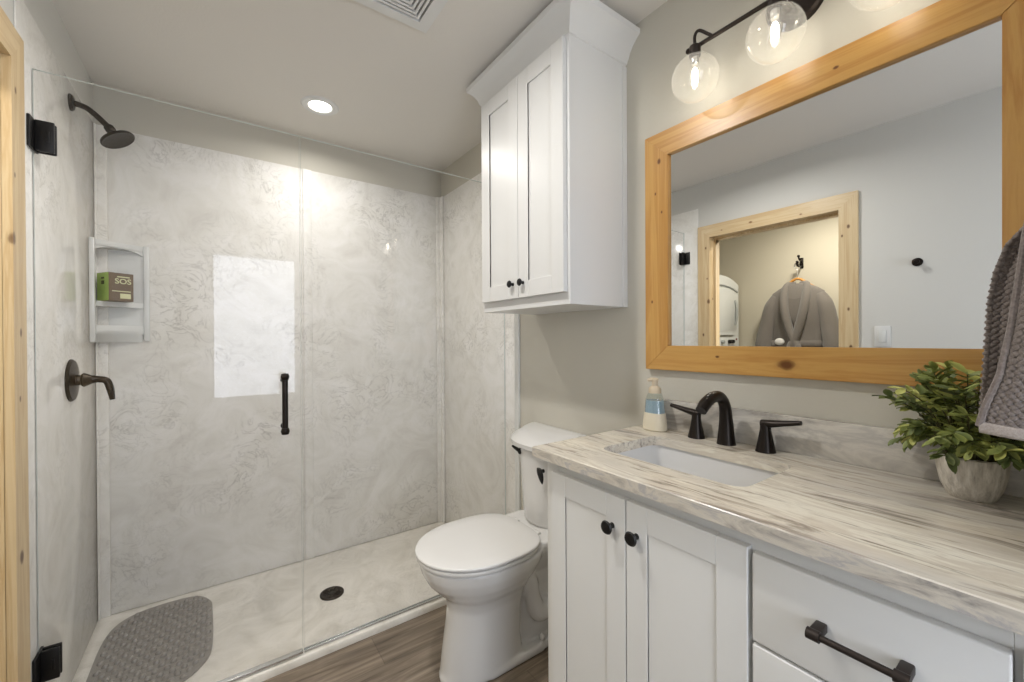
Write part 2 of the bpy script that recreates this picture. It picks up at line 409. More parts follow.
# laundry closet
bm = B(); box(bm, (CX0-.1, .3, 0), (CX0, 2.8, ZC)); struct('wall_closet_far', bm, CLOSETW)
bm = B(); box(bm, (CX0, 2.75, 0), (XL-.117, 2.85, ZC)); struct('wall_closet_back', bm, CLOSETW)
bm = B(); box(bm, (CX0, .2, 0), (XL-.117, .3, ZC)); struct('wall_closet_front', bm, CLOSETW)
# window
win = thing('window_1', ((WX0+WX1)/2, YF, WZ0), None, None, kind='structure')
bm = B(); box(bm, (WX0, YF-.06, WZ0), (WX1, YF-.05, WZ1)); finish(bm, 'pane', DAY, win)
bm = B()
for lo, hi in (((WX0-.09, YF, WZ0-.09), (WX0, YF+.02, WZ1+.09)), ((WX1, YF, WZ0-.09), (WX1+.09, YF+.02, WZ1+.09)), ((WX0, YF, WZ1), (WX1, YF+.02, WZ1+.09)), ((WX0, YF, WZ0-.09), (WX1, YF+.02, WZ0))):
    box(bm, lo, hi, .004)
for lo, hi in (((WX0, YF-.05, WZ0), (WX0+.03, YF-.02, WZ1)), ((WX1-.03, YF-.05, WZ0), (WX1, YF-.02, WZ1)), ((WX0, YF-.05, WZ1-.03), (WX1, YF-.02, WZ1)), ((WX0, YF-.05, WZ0), (WX1, YF-.02, WZ0+.03))):
    box(bm, lo, hi, .003)
finish(bm, 'window_frame', WHITE, win)

# pine door lining
door = thing('door_1', (XL, (OY0+OY1)/2, 0), None, None, kind='structure')
cw = .090; ct = .020
bm = B(); prism(bm, [(OY1, 0), (OY1+cw, 0), (OY1+cw, OZ+cw), (OY1, OZ)], XL, XL+ct, 'X'); finish(bm, 'door_casing', PINE_Z, door)
bm = B(); prism(bm, [(OY0, 0), (OY0-cw, 0), (OY0-cw, OZ+cw), (OY0, OZ)], XL, XL+ct, 'X'); finish(bm, 'door_casing', PINE_Z, door)
bm = B(); prism(bm, [(OY0, OZ), (OY1, OZ), (OY1+cw, OZ+cw), (OY0-cw, OZ+cw)], XL, XL+ct, 'X'); finish(bm, 'door_casing', PINE_Y, door)
for y0, y1 in ((OY0-.02, OY0), (OY1, OY1+.02)):
    bm = B(); box(bm, (XL-.125, y0, 0), (XL+.001, y1, OZ+.02)); finish(bm, 'door_jamb', PINE_R, door)
bm = B(); box(bm, (XL-.125, OY0, OZ), (XL+.001, OY1, OZ+.02)); finish(bm, 'door_jamb', PINE_Y, door)
bm = B(); box(bm, (XL-.10, OY1-.012, 0), (XL-.05, OY1, OZ)); box(bm, (XL-.10, OY0, 0), (XL-.05, OY0+.012, OZ)); box(bm, (XL-.10, OY0+.012, OZ-.012), (XL-.05, OY1-.012, OZ))
finish(bm, 'door_stop', PINE_Z, door)

# shower surround
pt = .004
bm = B(); box(bm, (XL+pt, YB-pt, ZP), (XR-pt, YB, ZPT), .002); struct('wall_panel_back', bm, MARBLE)
bm = B(); box(bm, (XL, OY1+cw+.004, ZP), (XL+pt, YB, ZPT), .002); struct('wall_panel_left', bm, MARBLE_L)
bm = B(); box(bm, (XR-pt, 1.772, ZP), (XR, YB, ZPT), .002); struct('wall_panel_right', bm, MARBLE)
n = 1
for lo, hi in (((XL+pt, YB-.030, ZP), (XL+.011, YB-pt, ZPT)), ((XL+pt, YB-.018, ZP), (XL+.045, YB-pt, ZPT)),
               ((XR-.020, YB-.05, ZP), (XR-pt, YB-pt, ZPT)), ((XR-.045, YB-.018, ZP), (XR-pt, YB-pt, ZPT)),
               ((.403, YB-.014, ZP), (.450, YB-pt, ZPT))):
    bm = B(); box(bm, lo, hi, .004); struct('trim_%d' % n, bm, MARBLE); n += 1
bm = B(); box(bm, (XR-.011, 1.727, 0), (XR, 1.757, ZPT), .003); box(bm, (XR-.005, 1.757, 0), (XR, 1.772, ZPT)); struct('trim_%d' % n, bm, ACRYL)

# ------------------------------------------------------------------ shower pan
pan = thing('shower_tray', ((XL+XR)/2, 2.25, 0), 'low stone-look shower base with white front curb under the glass', 'shower base')
bm = B()
Yf = 1.838
outer = rrect(XL, XR, Yf, YB-.002, .004, 2); 
def rr(i, z): return [(a, b, z) for a, b in rrect(XL+i, XR-i, Yf+i*1.25, YB-.002-i, .004+i*.2, 2)]
loft(bm, [rr(0, 0), rr(0, .026), rr(.004, .0315), rr(.03, .034), rr(.045, .030), rr(.06, ZP-.003)])
bm.faces.ensure_lookup_table()
finish(bm, 'pan', PAN, pan, sharp=50)
bm = B(); dc = (.458, 2.215)
lathe(bm, [(.056, ZP-.003), (.056, ZP+.003), (.052, ZP+.005), (.046, ZP+.004), (.0, ZP+.0045)], (dc[0], dc[1], 0), n=36)
for k in range(12):
    a = 2*PI*k/12; tube(bm, [(dc[0]+.018*math.cos(a), dc[1]+.018*math.sin(a), ZP+.0045), (dc[0]+.042*math.cos(a), dc[1]+.042*math.sin(a), ZP+.005)], .0028, 6)
tag(finish(bm, 'drain_cover', HEADB, pan), 'round dark bronze drain cover')

# ------------------------------------------------------------------ shower glass
def glass_sheet(parent, x0, x1, z0, z1, y=YG):
    bm = B(); box(bm, (x0, y-.005, z0), (x1, y+.005, z1), mi=0)
    bm.normal_update()
    for f in bm.faces:
        if abs(f.normal.y) < .5: f.material_index = 1
    return finish(bm, 'glass_pane', [GLASS, GEDGE], parent)
ZG = HC+.827
fx = thing('shower_glass_panel', (.79, YG, .03), 'tall fixed clear glass shower panel beside the toilet', 'glass panel')
glass_sheet(fx, .277, XR-pt-.002, .036, ZG)
bm = B(); box(bm, (.277, YG-.011, .0345), (XR-pt-.002, YG-.005, .044), .002); box(bm, (.277, YG+.005, .0345), (XR-pt-.002, YG+.011, .044), .002); tag(finish(bm, 'bottom_channel', CHROME, fx), 'slim bright metal channel')
sd = thing('shower_door', (-.08, YG, .03), 'clear frameless glass shower door with black hinges and tubular pull', 'shower door')
glass_sheet(sd, XL+pt+.002, .2725, .046, ZG)
bm = B(); box(bm, (XL+.008, YG-.016, .0365), (.2725, YG+.007, .049), .004); tag(finish(bm, 'door_sweep', CHROME, sd), 'shiny clear sweep strip')
for zc in (HC+.625, HC-.99):
    bm = B()
    for s in (-1, 1):
        y0, y1 = sorted((YG+s*.0055, YG+s*.0155)); box(bm, (XL+.011, y0, zc-.047), (XL+.053, y1, zc+.047), .003)
    box(bm, (XL+pt+.0005, YG-.052, zc-.047), (XL+pt+.0075, YG+.024, zc+.047), .002)
    box(bm, (XL+pt+.007, YG-.014, zc-.022), (XL+.026, YG+.014, zc+.022), .003)
    box(bm, (XL+.036, YG-.0185, zc-.016), (XL+.043, YG-.015, zc+.016), .001)
    finish(bm, 'hinge', BLACK, sd)
bm = B(); hx = .211; hy = YG-.042
tube(bm, [(hx, hy, HC-.358), (hx, hy, HC-.138)], .0105, 20)
for z in (HC-.354, HC-.142):
    lathe(bm, [(.0, -.015), (.0125, -.012), (.016, 0), (.0125, .012), (0, .015)], (hx, hy, z), n=20)
for z in (HC-.340, HC-.157):
    tube(bm, [(hx, hy, z), (hx, YG-.0055, z)], .006, 12); lathe(bm, [(.011, -.012), (.011, -.0055)], (hx, YG, z), 'Y', 16)
for z in (HC-.340, HC-.157): lathe(bm, [(.011, .0055), (.011, .012)], (hx, YG, z), 'Y', 16)
tag(finish(bm, 'pull_handle', BRONZE, sd), 'dark bronze tubular pull')

# ------------------------------------------------------------------ shower fittings on the left wall
xw = XL+pt
sh = thing('rain_shower', (xw, 2.262, HC+.914), 'bronze rain shower head on bent arm from left shower wall', 'shower head')
bm = B(); lathe(bm, [(.031, 0), (.031, .004), (.026, .010), (.014, .013)], (xw, 2.262, HC+.914), 'X', 28); finish(bm, 'flange', HEADB, sh)
bm = B(); pts = spline([(xw+.005, 2.262, HC+.914), (xw+.040, 2.262, HC+.908), (xw+.068, 2.262, HC+.888), (xw+.106, 2.262, HC+.850)], 8); tube(bm, pts, .0105, 14); finish(bm, 'arm', HEADB, sh)
bm = B()
ax = Vector((.52, -.12, -.85)).normalized(); c0 = Vector((xw+.106, 2.262, HC+.850))
prof = [(.013, -.006), (.0165, .0), (.0165, .016), (.013, .022), (.020, .030), (.042, .042), (.056, .048), (.058, .054), (.055, .058), (.048, .0565), (0, .0565)]
q = Vector((0, 0, 1)).rotation_difference(ax)
rings = []
for r, h in prof: rings.append([c0+q @ Vector((r*math.cos(2*PI*k/32), r*math.sin(2*PI*k/32), h)) for k in range(32)])
loft(bm, rings)
finish(bm, 'spray_head', HEADB, sh)
vy, vz = 2.235, HC-.147
sv = thing('shower_valve', (xw, vy, vz), 'round bronze shower valve with lever handle on left shower wall', 'shower valve')
bm = B(); lathe(bm, [(.080, 0), (.080, .004), (.074, .010), (.05, .013), (.024, .015)], (xw, vy, vz), 'X', 40); finish(bm, 'escutcheon', HEADB, sv)
bm = B(); lathe(bm, [(.022, .012), (.019, .028), (.024, .030), (.027, .036), (.020, .050), (.012, .064)], (xw, vy, vz), 'X', 24)
pts = spline([(xw+.05, vy, vz), (xw+.075, vy, vz), (xw+.098, vy, vz-.008), (xw+.108, vy, vz-.04), (xw+.114, vy, vz-.082)], 6)
tube(bm, pts, lerps([.018, .0125, .0125, .012, .008], 6), 14); finish(bm, 'lever_handle', HEADB, sv)

# corner caddy shelf
A = Vector((XL+pt, 2.528)); Bp = Vector((-.280, YB-pt)); K = Vector((XL+pt, YB-pt))
cs = thing('corner_shelf', (K.x, K.y, HC), 'white moulded two-tier corner shelf with soap box in shower', 'shelf')
def tri(i=0.0, bow=.0):
    out = [(K.x, K.y)]
    for k in range(9):
        t = k/8; p = A.lerp(Bp, t); nrm = Vector((.55, -.83)); d = bow*math.sin(PI*t)
        out.append((p.x+nrm.x*(d-i), p.y+nrm.y*(d-i)))
    return out
for z0, z1 in ((HC+.425, HC+.452), (HC+.157, HC+.180), (HC+.045, HC+.072)):
    bm = B(); prism(bm, tri(0, 0), z0, z1); finish(bm, 'shelf_board', ACRYL, cs)
bm = B(); prism(bm, tri(0, -.004), HC+.03, HC+.046)
loft(bm, [[(a, b, HC+.03) for a, b in tri(0, -.004)], [(K.x+(a-K.x)*.9, K.y+(b-K.y)*.5, HC-.005) for a, b in tri(0, -.004)]]); finish(bm, 'underside', ACRYL, cs)
bm = B(); box(bm, (A.x, A.y-.014, HC-.004), (A.x+.018, A.y+.012, HC+.455), .004); box(bm, (Bp.x-.010, Bp.y-.012, HC+.0), (Bp.x+.012, Bp.y, HC+.455), .004); finish(bm, 'side_post', ACRYL, cs)
bm = B(); box(bm, (K.x, A.y, HC+.05), (K.x+.004, K.y, HC+.45)); box(bm, (K.x, K.y-.004, HC+.05), (Bp.x, K.y, HC+.45)); finish(bm, 'back_liner', ACRYL, cs)
bm = B()   # arched fascia below the top board
pr = []
for k in range(13):
    t = k/12; p = A.lerp(Bp, t); pr.append((p.x, p.y, HC+.425-.03*abs(2*t-1)**3))
loft(bm, [[(x, y, HC+.43) for x, y, z in pr], pr, [(x-.004, y+.006, z) for x, y, z in pr], [(x-.004, y+.006, HC+.43) for x, y, z in pr]], cap=False, closed=False)
finish(bm, 'arched_fascia', ACRYL, cs)

# soap box on the shelf
sbx = Vector((-.378, 2.572, HC+.1805)); ang = .58
sb = thing('soap_box', sbx, 'brown and green soap carton standing on the corner shelf', 'box')
BROWN = plain('soap_brown', '6d5d4c', .6); GREEN = plain('soap_green', 'a3c066', .55); LETT = plain('soap_lettering', 'cfcfa6', .6)
w2, d2, h2 = .045, .046, .126
bm = B(); box(bm, sbx+Vector((-w2, -d2, 0)), sbx+Vector((w2, d2, h2)), .001, 1)
bm.normal_update()
for f in bm.faces:
    if f.normal.x < -.9 : f.material_index = 1
bmesh.ops.rotate(bm, verts=bm.verts, cent=sbx, matrix=Matrix.Rotation(ang, 3, 'Z')); finish(bm, 'carton', [BROWN, GREEN], sb)
def soap_pt(x, z, off=.0012):      # a point on the front face
    v = Vector((x, -d2-off, z)); v.rotate(Matrix.Rotation(ang, 3, 'Z')); return sbx+v
def text_mesh(txt, size, place, name, mat, parent):
    cu = bpy.data.curves.new('lettering', 'FONT'); cu.body = txt; cu.size = size; cu.extrude = .0003; cu.align_x = 'CENTER'; cu.offset = size*.012
    t = bpy.data.objects.new('lettering', cu); C.objects.link(t)
    dg = bpy.context.evaluated_depsgraph_get(); me = t.evaluated_get(dg).to_mesh(); b = B(); b.from_mesh(me); t.evaluated_get(dg).to_mesh_clear()
    bpy.data.objects.remove(t, do_unlink=True)
    for v in b.verts: v.co = place(v.co.x, v.co.y, v.co.z)
    return finish(b, name, mat, parent)
text_mesh('SOS', .033, lambda x, y, z: soap_pt(x*1.05+.006, y+.078, .001+z), 'lettering', LETT, sb)
for x0, x1, z0, z1 in ((-.015, .030, .106, .111), (-.034, .034, .042, .046), (-.005, .034, .012, .034)):
    bm = B(); loft(bm, [[soap_pt(x0, z0, .0005), soap_pt(x1, z0, .0005), soap_pt(x1, z1, .0005), soap_pt(x0, z1, .0005)], [soap_pt(x0, z0), soap_pt(x1, z0), soap_pt(x1, z1), soap_pt(x0, z1)]]); finish(bm, 'printed_bar', LETT, sb)
SDK = plain('soap_dark', '3c4a22', .6)
for z0, z1 in ((.098, .106), (.074, .090)):
    def gp(y, z): 
        v = Vector((-w2-.0008, y, z)); v.rotate(Matrix.Rotation(ang, 3, 'Z')); return sbx+v
    P4 = [gp(-.012, z0), gp(.010, z0), gp(.010, z1), gp(-.012, z1)]
    bm = B(); loft(bm, [P4, [p+Vector((.0006, 0, 0)) for p in P4]]); finish(bm, 'printed_mark', SDK, sb)

# bath mat
MP = [(-.41, 2.12), (-.408, 2.38), (-.385, 2.51), (-.33, 2.575), (-.25, 2.597), (-.15, 2.597), (-.083, 2.572), (-.04, 2.50), (-.030, 2.42), (-.028, 2.12), (-.062, 2.02), (-.12, 1.965), (-.20, 1.945), (-.29, 1.95), (-.36, 1.99), (-.395, 2.05)]
MPs = [(p.x, p.y) for p in spline([(a, b, 0) for a, b in MP+[MP[0]]], 4)][:-1]
bm = B(); prism(bm, MPs, ZP-.002, ZP+.004)
def inside(x, y, poly):
    r = False
    for (x1, y1), (x2, y2) in zip(poly, poly[1:]+poly[:1]):
        if (y1 > y) != (y2 > y) and x < (x2-x1)*(y-y1)/(y2-y1)+x1: r = not r
    return r
for i in range(40):
    for j in range(50):
        x = -.44+i*.036+(.018 if j % 2 else 0); y = 1.93+j*.030
        if all(inside(x+a, y+b, MPs) for a, b in ((.014, 0), (-.014, 0), (0, .014), (0, -.014))):
            rg = [[(x+r*math.cos(2*PI*k/8), y+r*math.sin(2*PI*k/8), ZP+.004+h) for k in range(8)] for r, h in ((.0120, -.001), (.0105, .006), (.0055, .0105))]
            loft(bm, rg)
tag(finish(bm, 'bath_mat', RUBBER, sharp=60), 'grey bubbled rubber bath mat lying on shower floor', 'mat')

# ------------------------------------------------------------------ ceiling fittings
def can(x, y, lab, watts, name='recessed_light'):
    t = thing(name, (x, y, ZC), lab, 'ceiling light')
    bm = B(); lathe(bm, [(.050, -.002), (.056, -.007), (.080, -.007), (.088, -.0005)], (x, y, ZC), n=48, cap=False); finish(bm, 'trim_ring', WHITE, t)
    bm = B(); lathe(bm, [(.052, -.0030), (.03, -.0035), (0.0005, -.0035)], (x, y, ZC), n=40); finish(bm, 'lens', LENS, t)
    L = bpy.data.lights.new('lamp_glow', 'AREA'); L.shape = 'DISK'; L.size = .10; L.energy = watts; L.color = (1, .97, .93); L.spread = math.radians(165)
    o = bpy.data.objects.new('lamp_glow', L); C.objects.link(o); o.parent = t; o.location = (0, 0, -.010); return t
can(.425, 2.245, 'round white recessed ceiling light above the shower, switched on', CAN_W)

can(.25, 1.175, 'added unseen round recessed fill light over the bathroom floor in front of the shower, beside the vent', FILL_CAN_W)  # unseen can added as fill, out of view of camera, glass and mirror

vt = thing('ceiling_vent', (.503, 1.32, ZC), 'square white ceiling vent with stepped louvres', 'vent')
v0, v1, q0, q1 = .353, .653, 1.17, 1.47
bm = B()
def frame(bm, i0, i1, zo, zi):
    def R(i, z): return [(v0+i, q0+i, z), (v1-i, q0+i, z), (v1-i, q1-i, z), (v0+i, q1-i, z)]
    loft(bm, [R(i0, ZC), R(i0, zo), R(i1, zi), R(i1, ZC-.0005)], cap=False)
frame(bm, 0, .045, ZC-.010, ZC-.016); finish(bm, 'frame', WHITE, vt)
for k in range(6):
    bm = B(); i = .052+k*.0155; frame(bm, i, i+.0085, ZC-.0135, ZC-.0135); finish(bm, 'louvre', WHITE, vt)
bm = B(); box(bm, (v0+.04, q0+.04, ZC-.003), (v1-.04, q1-.04, ZC-.0005)); finish(bm, 'backing', plain('vent_dark', '463d38', .8), vt)

# ------------------------------------------------------------------ wall cabinet over the toilet
bx0, by0, by1, bz0, bz1 = .986, 1.037, 1.600, HC+.1205, HC+1.075
wc = thing('wall_cabinet', (XR, (by0+by1)/2, bz0), 'white two-door wall cabinet with crown moulding above the toilet', 'cabinet')
bm = B(); box(bm, (bx0, by0, bz0), (XR, by1, bz1), .001, 1)
box(bm, (XR-.024, by0-.005, bz0), (XR, by0+.01, HC+1.04), .001, 1)
finish(bm, 'body', WHITE, wc)
bm = B()      # crown: profile swept round three sides
prof = [(0, HC+1.048), (.006, HC+1.050), (.009, HC+1.060), (.014, HC+1.066), (.020, HC+1.084), (.034, HC+1.106), (.052, HC+1.124), (.064, HC+1.132), (.066, HC+1.140), (.066, HC+1.152), (.0, HC+1.152)]
rings = []
for o_, z in prof:
    rings.append([(XR, by0-o_, z), (bx0-o_*.75, by0-o_, z), (bx0-o_*.75, by1+o_, z), (XR, by1+o_, z)])
loft(bm, rings, cap=False, closed=False); 
box(bm, (bx0+.002, by0+.002, HC+1.05), (XR, by1-.002, ZC-.0005))
finish(bm, 'crown_moulding', WHITE, wc, sharp=25)
def shaker(parent, axis_x, x0, y0, y1, z0, z1, st, th=.019, rec=.006, name='door', mat=WHITE):
    """door lying in the X = x0 plane, facing -X"""
    bm = B()
    if st > 0:
        for lo, hi in (((x0, y0, z0), (x0+th, y0+st, z1)), ((x0, y1-st, z0), (x0+th, y1, z1)), ((x0, y0+st, z0), (x0+th, y1-st, z0+st)), ((x0, y0+st, z1-st), (x0+th, y1-st, z1))):
            box(bm, lo, hi, .0012, 1)
        box(bm, (x0+rec, y0+st-.004, z0+st-.004), (x0+th-.002, y1-st+.004, z1-st+.004))
    else: box(bm, (x0, y0, z0), (x0+th, y1, z1), .003, 3)
    return finish(bm, name, mat, parent)
def knob(parent, x, y, z, r=.0145, L=.024):
    bm = B(); lathe(bm, [(.007, 0), (.0055, -L*.35), (.007, -L*.55), (r*.9, -L*.68), (r, -L*.8), (r*.86, -L*.93), (r*.3, -L), (0.0003, -L)], (x, y, z), 'X', 24)
    return tag(finish(bm, 'knob', BLACK, parent), 'small black knob')
dz0, dz1 = HC+.163, HC+1.040
ym = 1.313
for y0, y1, ky in ((ym+.0015, 1.585, ym+.034), (1.050, ym-.0015, ym-.034)):
    d_ = shaker(wc, 0, .967, y0, y1, dz0, dz1, .064); knob(d_, .967, ky, HC+.220)

# ------------------------------------------------------------------ toilet
TY = 1.43
toi = thing('toilet', (1.0, TY, 0), 'white two-piece toilet with closed lid between shower and vanity', 'toilet')
def egg(x0, x1, hw, z, n=40, sq=2.0, tail=.5):
    """front tip at x0, squarer at the back x1"""
    out = []
    xm = x0+(x1-x0)*tail
    for k in range(n):
        a = 2*PI*k/n; c, s = math.cos(a), math.sin(a)
        if c >= 0: e = 3.3; x = xm+(x1-xm)*abs(c)**(2/e); y = hw*abs(s)**(2/e)
        else: x = xm-(xm-x0)*abs(c)**(2/sq); y = hw*abs(s)**(2/sq)
        out.append((x, TY+(y if s >= 0 else -y), z))
    return out
bm = B()
loft(bm, [egg(.678, 1.26, .110, .0, tail=.4), egg(.676, 1.26, .112, .022, tail=.4), egg(.684, 1.25, .106, .035, tail=.4)])
loft(bm, [egg(.680, 1.03, .107, .01), egg(.690, 1.02, .103, .10), egg(.706, 1.02, .103, .20), egg(.716, 1.03, .108, .27), egg(.708, 1.04, .122, .31), egg(.672, 1.05, .150, .345), egg(.636, 1.07, .176, .385), egg(.615, 1.09, .192, .425), egg(.605, 1.10, .199, .468)])
loft(bm, [egg(.98, 1.26, .062, .02), egg(.97, 1.26, .062, .25), egg(.95, 1.27, .085, .33), egg(.93, 1.275, .13, .40), egg(.93, 1.278, .160, .45), egg(.95, 1.28, .165, .486)])
# trapway bulge on each side
for s in (-1, 1):
    pts = spline([(1.00, TY+s*.070, .38), (1.05, TY+s*.072, .30), (1.07, TY+s*.066, .22), (1.10, TY+s*.070, .15), (1.16, TY+s*.072, .155), (1.21, TY+s*.066, .10)], 5)
    tube(bm, pts, lerps([.03, .035, .036, .040, .042, .040], 5), 14)
    sphere(bm, (1.10, TY+s*.094, .055), .016, 12, 8)
o = finish(bm, 'bowl', CERAMIC, toi)
rm = o.modifiers.new('remesh', 'REMESH'); rm.mode = 'VOXEL'; rm.voxel_size = .007; rm.use_smooth_shade = True
sm = o.modifiers.new('smooth', 'SMOOTH'); sm.iterations = 5; sm.factor = .6
def slab(name, x0, x1, hw, z0, z1, r, mat, dome=0):
    bm = B()
    rings = [egg(x0+r, x1-r, hw-r, z0), egg(x0+r*.3, x1-r*.3, hw-r*.3, z0+r*.4), egg(x0, x1, hw, z0+r), egg(x0, x1, hw, z1-r), egg(x0+r*.3, x1-r*.3, hw-r*.3, z1-r*.3), egg(x0+r, x1-r, hw-r, z1), egg(x0+.06, x1-.06, hw-.06, z1+dome*.8), egg(x0+.14, x1-.14, hw-.13, z1+dome)]
    loft(bm, rings); return finish(bm, name, mat, toi, sharp=50)
slab('seat', .598, 1.070, .203, .4705, .4865, .005, SEATW)
slab('lid', .594, 1.078, .205, .4895, .5035, .005, SEATW, dome=.003)
bm = B()
bm.free()
for s in (-1, 1):
    bm = B(); box(bm, (1.074, TY+s*.075-.020, .474), (1.098, TY+s*.075+.020, .497), .006); finish(bm, 'seat_hinge', SEATW, toi)
# tank: bowed front, domed lid
def tank_ring(x0, x1, hw, z, bow, n=10):
    out = [(x1, TY+hw, z)]
    for k in range(n+1):
        t = -1+2*k/n
        out.append((x0+bow*abs(t)**2.6, TY-t*hw*(1-.04*abs(t)), z))
    out.append((x1, TY-hw, z)); return out
bm = B()
loft(bm, [tank_ring(1.130, 1.272, .112, .484, .06), tank_ring(1.112, 1.274, .120, .505, .075), tank_ring(1.102, 1.276, .127, .65, .08), tank_ring(1.094, 1.278, .135, .826, .08)])
finish(bm, 'tank', CERAMIC, toi, sharp=40)
bm = B()
loft(bm, [tank_ring(1.086, 1.280, .168, .822, .06), tank_ring(1.076, 1.282, .178, .828, .06), tank_ring(1.074, 1.282, .180, .846, .06), tank_ring(1.084, 1.282, .180, .856, .06), tank_ring(1.12, 1.282, .180, .870, .06), tank_ring(1.18, 1.282, .180, .886, .045), tank_ring(1.22, 1.280, .176, .893, .03)])
finish(bm, 'tank_lid', CERAMIC, toi, sharp=40)
bm = B()
lathe(bm, [(.014, .0), (.014, -.016), (.010, -.020), (0.0005, -.020)], (1.118, TY+.062, .800), 'X', 20)
tube(bm, spline([(1.104, TY+.064, .802), (1.100, TY+.080, .807), (1.096, TY+.108, .816)], 5), lerps([.010, .008, .005], 5), 10)
tag(finish(bm, 'flush_lever', BLACK, toi), 'black flush lever')
bm = B()
rings = []
for t in [k/10 for k in range(11)]:
    r = .019*math.sin(PI*min(1, .15+t*.85))**.6*(1-.35*t)+.001; z = HC-.538-.062*t
    rings.append([(1.083+.5*r*math.sin(2*PI*k/14), TY-.100+.02*(-t)+r*math.cos(2*PI*k/14), z) for k in range(14)])
loft(bm, rings); lathe(bm, [(.008, .025), (.008, 0)], (1.083, TY-.100, HC-.553), 'X', 12)
tag(finish(bm, 'lever_handle', BLACK, toi), 'black teardrop handle')

# ------------------------------------------------------------------ vanity
van = thing('vanity_cabinet', (1.03, .44, 0), 'white shaker vanity cabinet with two doors and drawers under stone top', 'vanity')
vx, vy0, vy1 = .794, -.066, .936; ZT = HC-.312
for lo, hi, nm in (((vx+.02, vy1-.018, .0), (XR-.001, vy1, ZT-.029), 'side_panel'), ((vx+.02, vy0, .0), (XR-.001, vy0+.018, ZT-.029), 'side_panel'),
                   ((vx+.02, vy0+.018, .10), (XR-.001, vy1-.018, .118), 'bottom_panel'), ((XR-.012, vy0+.018, .118), (XR-.001, vy1-.018, ZT-.029), 'back_panel'),
                   ((vx+.06, vy0+.018, 0), (vx+.075, vy1-.018, .10), 'toe_kick')):
    bm = B(); box(bm, lo, hi, .0008, 1); finish(bm, nm, WHITE, van)
bm = B()
for lo, hi in (((vx, vy1-.045, .10), (vx+.02, vy1, ZT-.029)), ((vx, vy0, .10), (vx+.02, vy0+.12, ZT-.029)), ((vx, .335, .14), (vx+.02, .375, ZT-.075)),
               ((vx, vy0+.12, ZT-.075), (vx+.02, vy1-.045, ZT-.029)), ((vx, vy0+.12, .10), (vx+.02, vy1-.045, .14)),
               ((vx, vy0+.12, HC-.56), (vx+.02, .335, HC-.53)), ((vx, vy0+.12, HC-.73), (vx+.02, .335, HC-.70)), ((vx, vy0+.12, HC-.90), (vx+.02, .335, HC-.87)), ((vx, .61, .14), (vx+.02, .655, ZT-.075))):
    box(bm, lo, hi, .0008, 1)
finish(bm, 'face_frame', WHITE, van)
vd0, vd1 = .13, HC-.379
for y0, y1, ky in ((.6335, .897, 0), (.359, .6305, 0)):
    d_ = shaker(van, 0, .775, y0, y1, vd0, vd1, .058, rec=.0035); knob(d_, .775, {True: .672, False: .601}[y0 > .6], HC-.452, .0165, .027)
def pull(parent, y, z):
    bm = B(); x = .775-.034
    tube(bm, [(x, y-.050, z), (x, y+.050, z)], .0052, 14)
    for s in (-1, 1):
        tube(bm, [(x, y+s*.042, z), (x, y+s*.059, z)], .0085, 16); box(bm, (x-.002, y+s*.050-.008, z-.0075), (.775, y+s*.050+.008, z+.0075), .003)
    tag(finish(bm, 'pull', DARKB, parent), 'dark bronze bar pull')
for z0, z1 in ((HC-.541, HC-.384), (HC-.71, HC-.547), (HC-.88, HC-.716), (.13, HC-.886)):
    d_ = shaker(van, 0, .775, .054, .351, z0, z1, 0, name='drawer'); pull(d_, .196, (z0+z1)/2+.006)
d_ = shaker(van, 0, .775, -.062, .046, vd0, vd1, 0, name='filler_panel')

# counter with sink cut-out
SX0, SX1, SY0, SY1 = .880, 1.142, .415, .812
top = thing('countertop', (1.03, .44, ZT-.028), 'cream and grey veined stone vanity top with backsplash', 'countertop')
bm = B()
ox0, ox1, oy0, oy1 = .742, XR-.001, -.066, .942
hole = rrect(SX0, SX1, SY0, SY1, .035, 6)
def orect(i): return [(ox0+i, oy0), (ox1, oy0), (ox1, oy1-i), (ox0+i, oy1-i)]
vt_ = [[bm.verts.new((x, y, z)) for x, y in pl_] for pl_, z in ((orect(0), ZT-.028), (orect(0), ZT-.002), (orect(.002), ZT), (hole, ZT), (hole, ZT-.028))]
for a_, b_ in ((0, 1), (1, 2), (3, 4)):
    n_ = len(vt_[a_])
    for i in range(n_): bm.faces.new((vt_[a_][i], vt_[a_][(i+1) % n_], vt_[b_][(i+1) % n_], vt_[b_][i]))
for o_, h_ in ((2, 3), (0, 4)):
    es = []
    for lp in (vt_[o_], vt_[h_]):
        for i in range(len(lp)):
            e_ = bm.edges.get((lp[i], lp[(i+1) % len(lp)])) or bm.edges.new((lp[i], lp[(i+1) % len(lp)])); es.append(e_)
    bmesh.ops.triangle_fill(bm, edges=es, use_beauty=True)
bm.normal_update()
for f in bm.faces:
    c_ = f.calc_center_median()
    if abs(f.normal.z) < .4 and not (SX0-.01 < c_.x < SX1+.01 and SY0-.01 < c_.y < SY1+.01): f.material_index = 1
finish(bm, 'slab', [STONE, STONE_E], top)
bm = B(); box(bm, (1.262, -.066, ZT), (XR-.001, .874, ZT+.099), .002); finish(bm, 'backsplash', STONE_B, top)
sk = thing('sink_basin', ((SX0+SX1)/2, (SY0+SY1)/2, ZT-.17), 'white rectangular undermount sink set in the stone top', 'sink')
bm = B()
def sr(i, z, r=.04): return [(x, y, z) for x, y in rrect(SX0-.006+i, SX1+.006-i, SY0-.006+i, SY1+.006-i, r, 6)]
loft(bm, [sr(-.012, ZT-.0285), sr(0, ZT-.0285), sr(.004, ZT-.08), sr(.012, ZT-.13), sr(.04, ZT-.155), sr(.09, ZT-.160, .03)], cap=False)
f = bm.verts[-len(sr(0, 0)):] if False else None
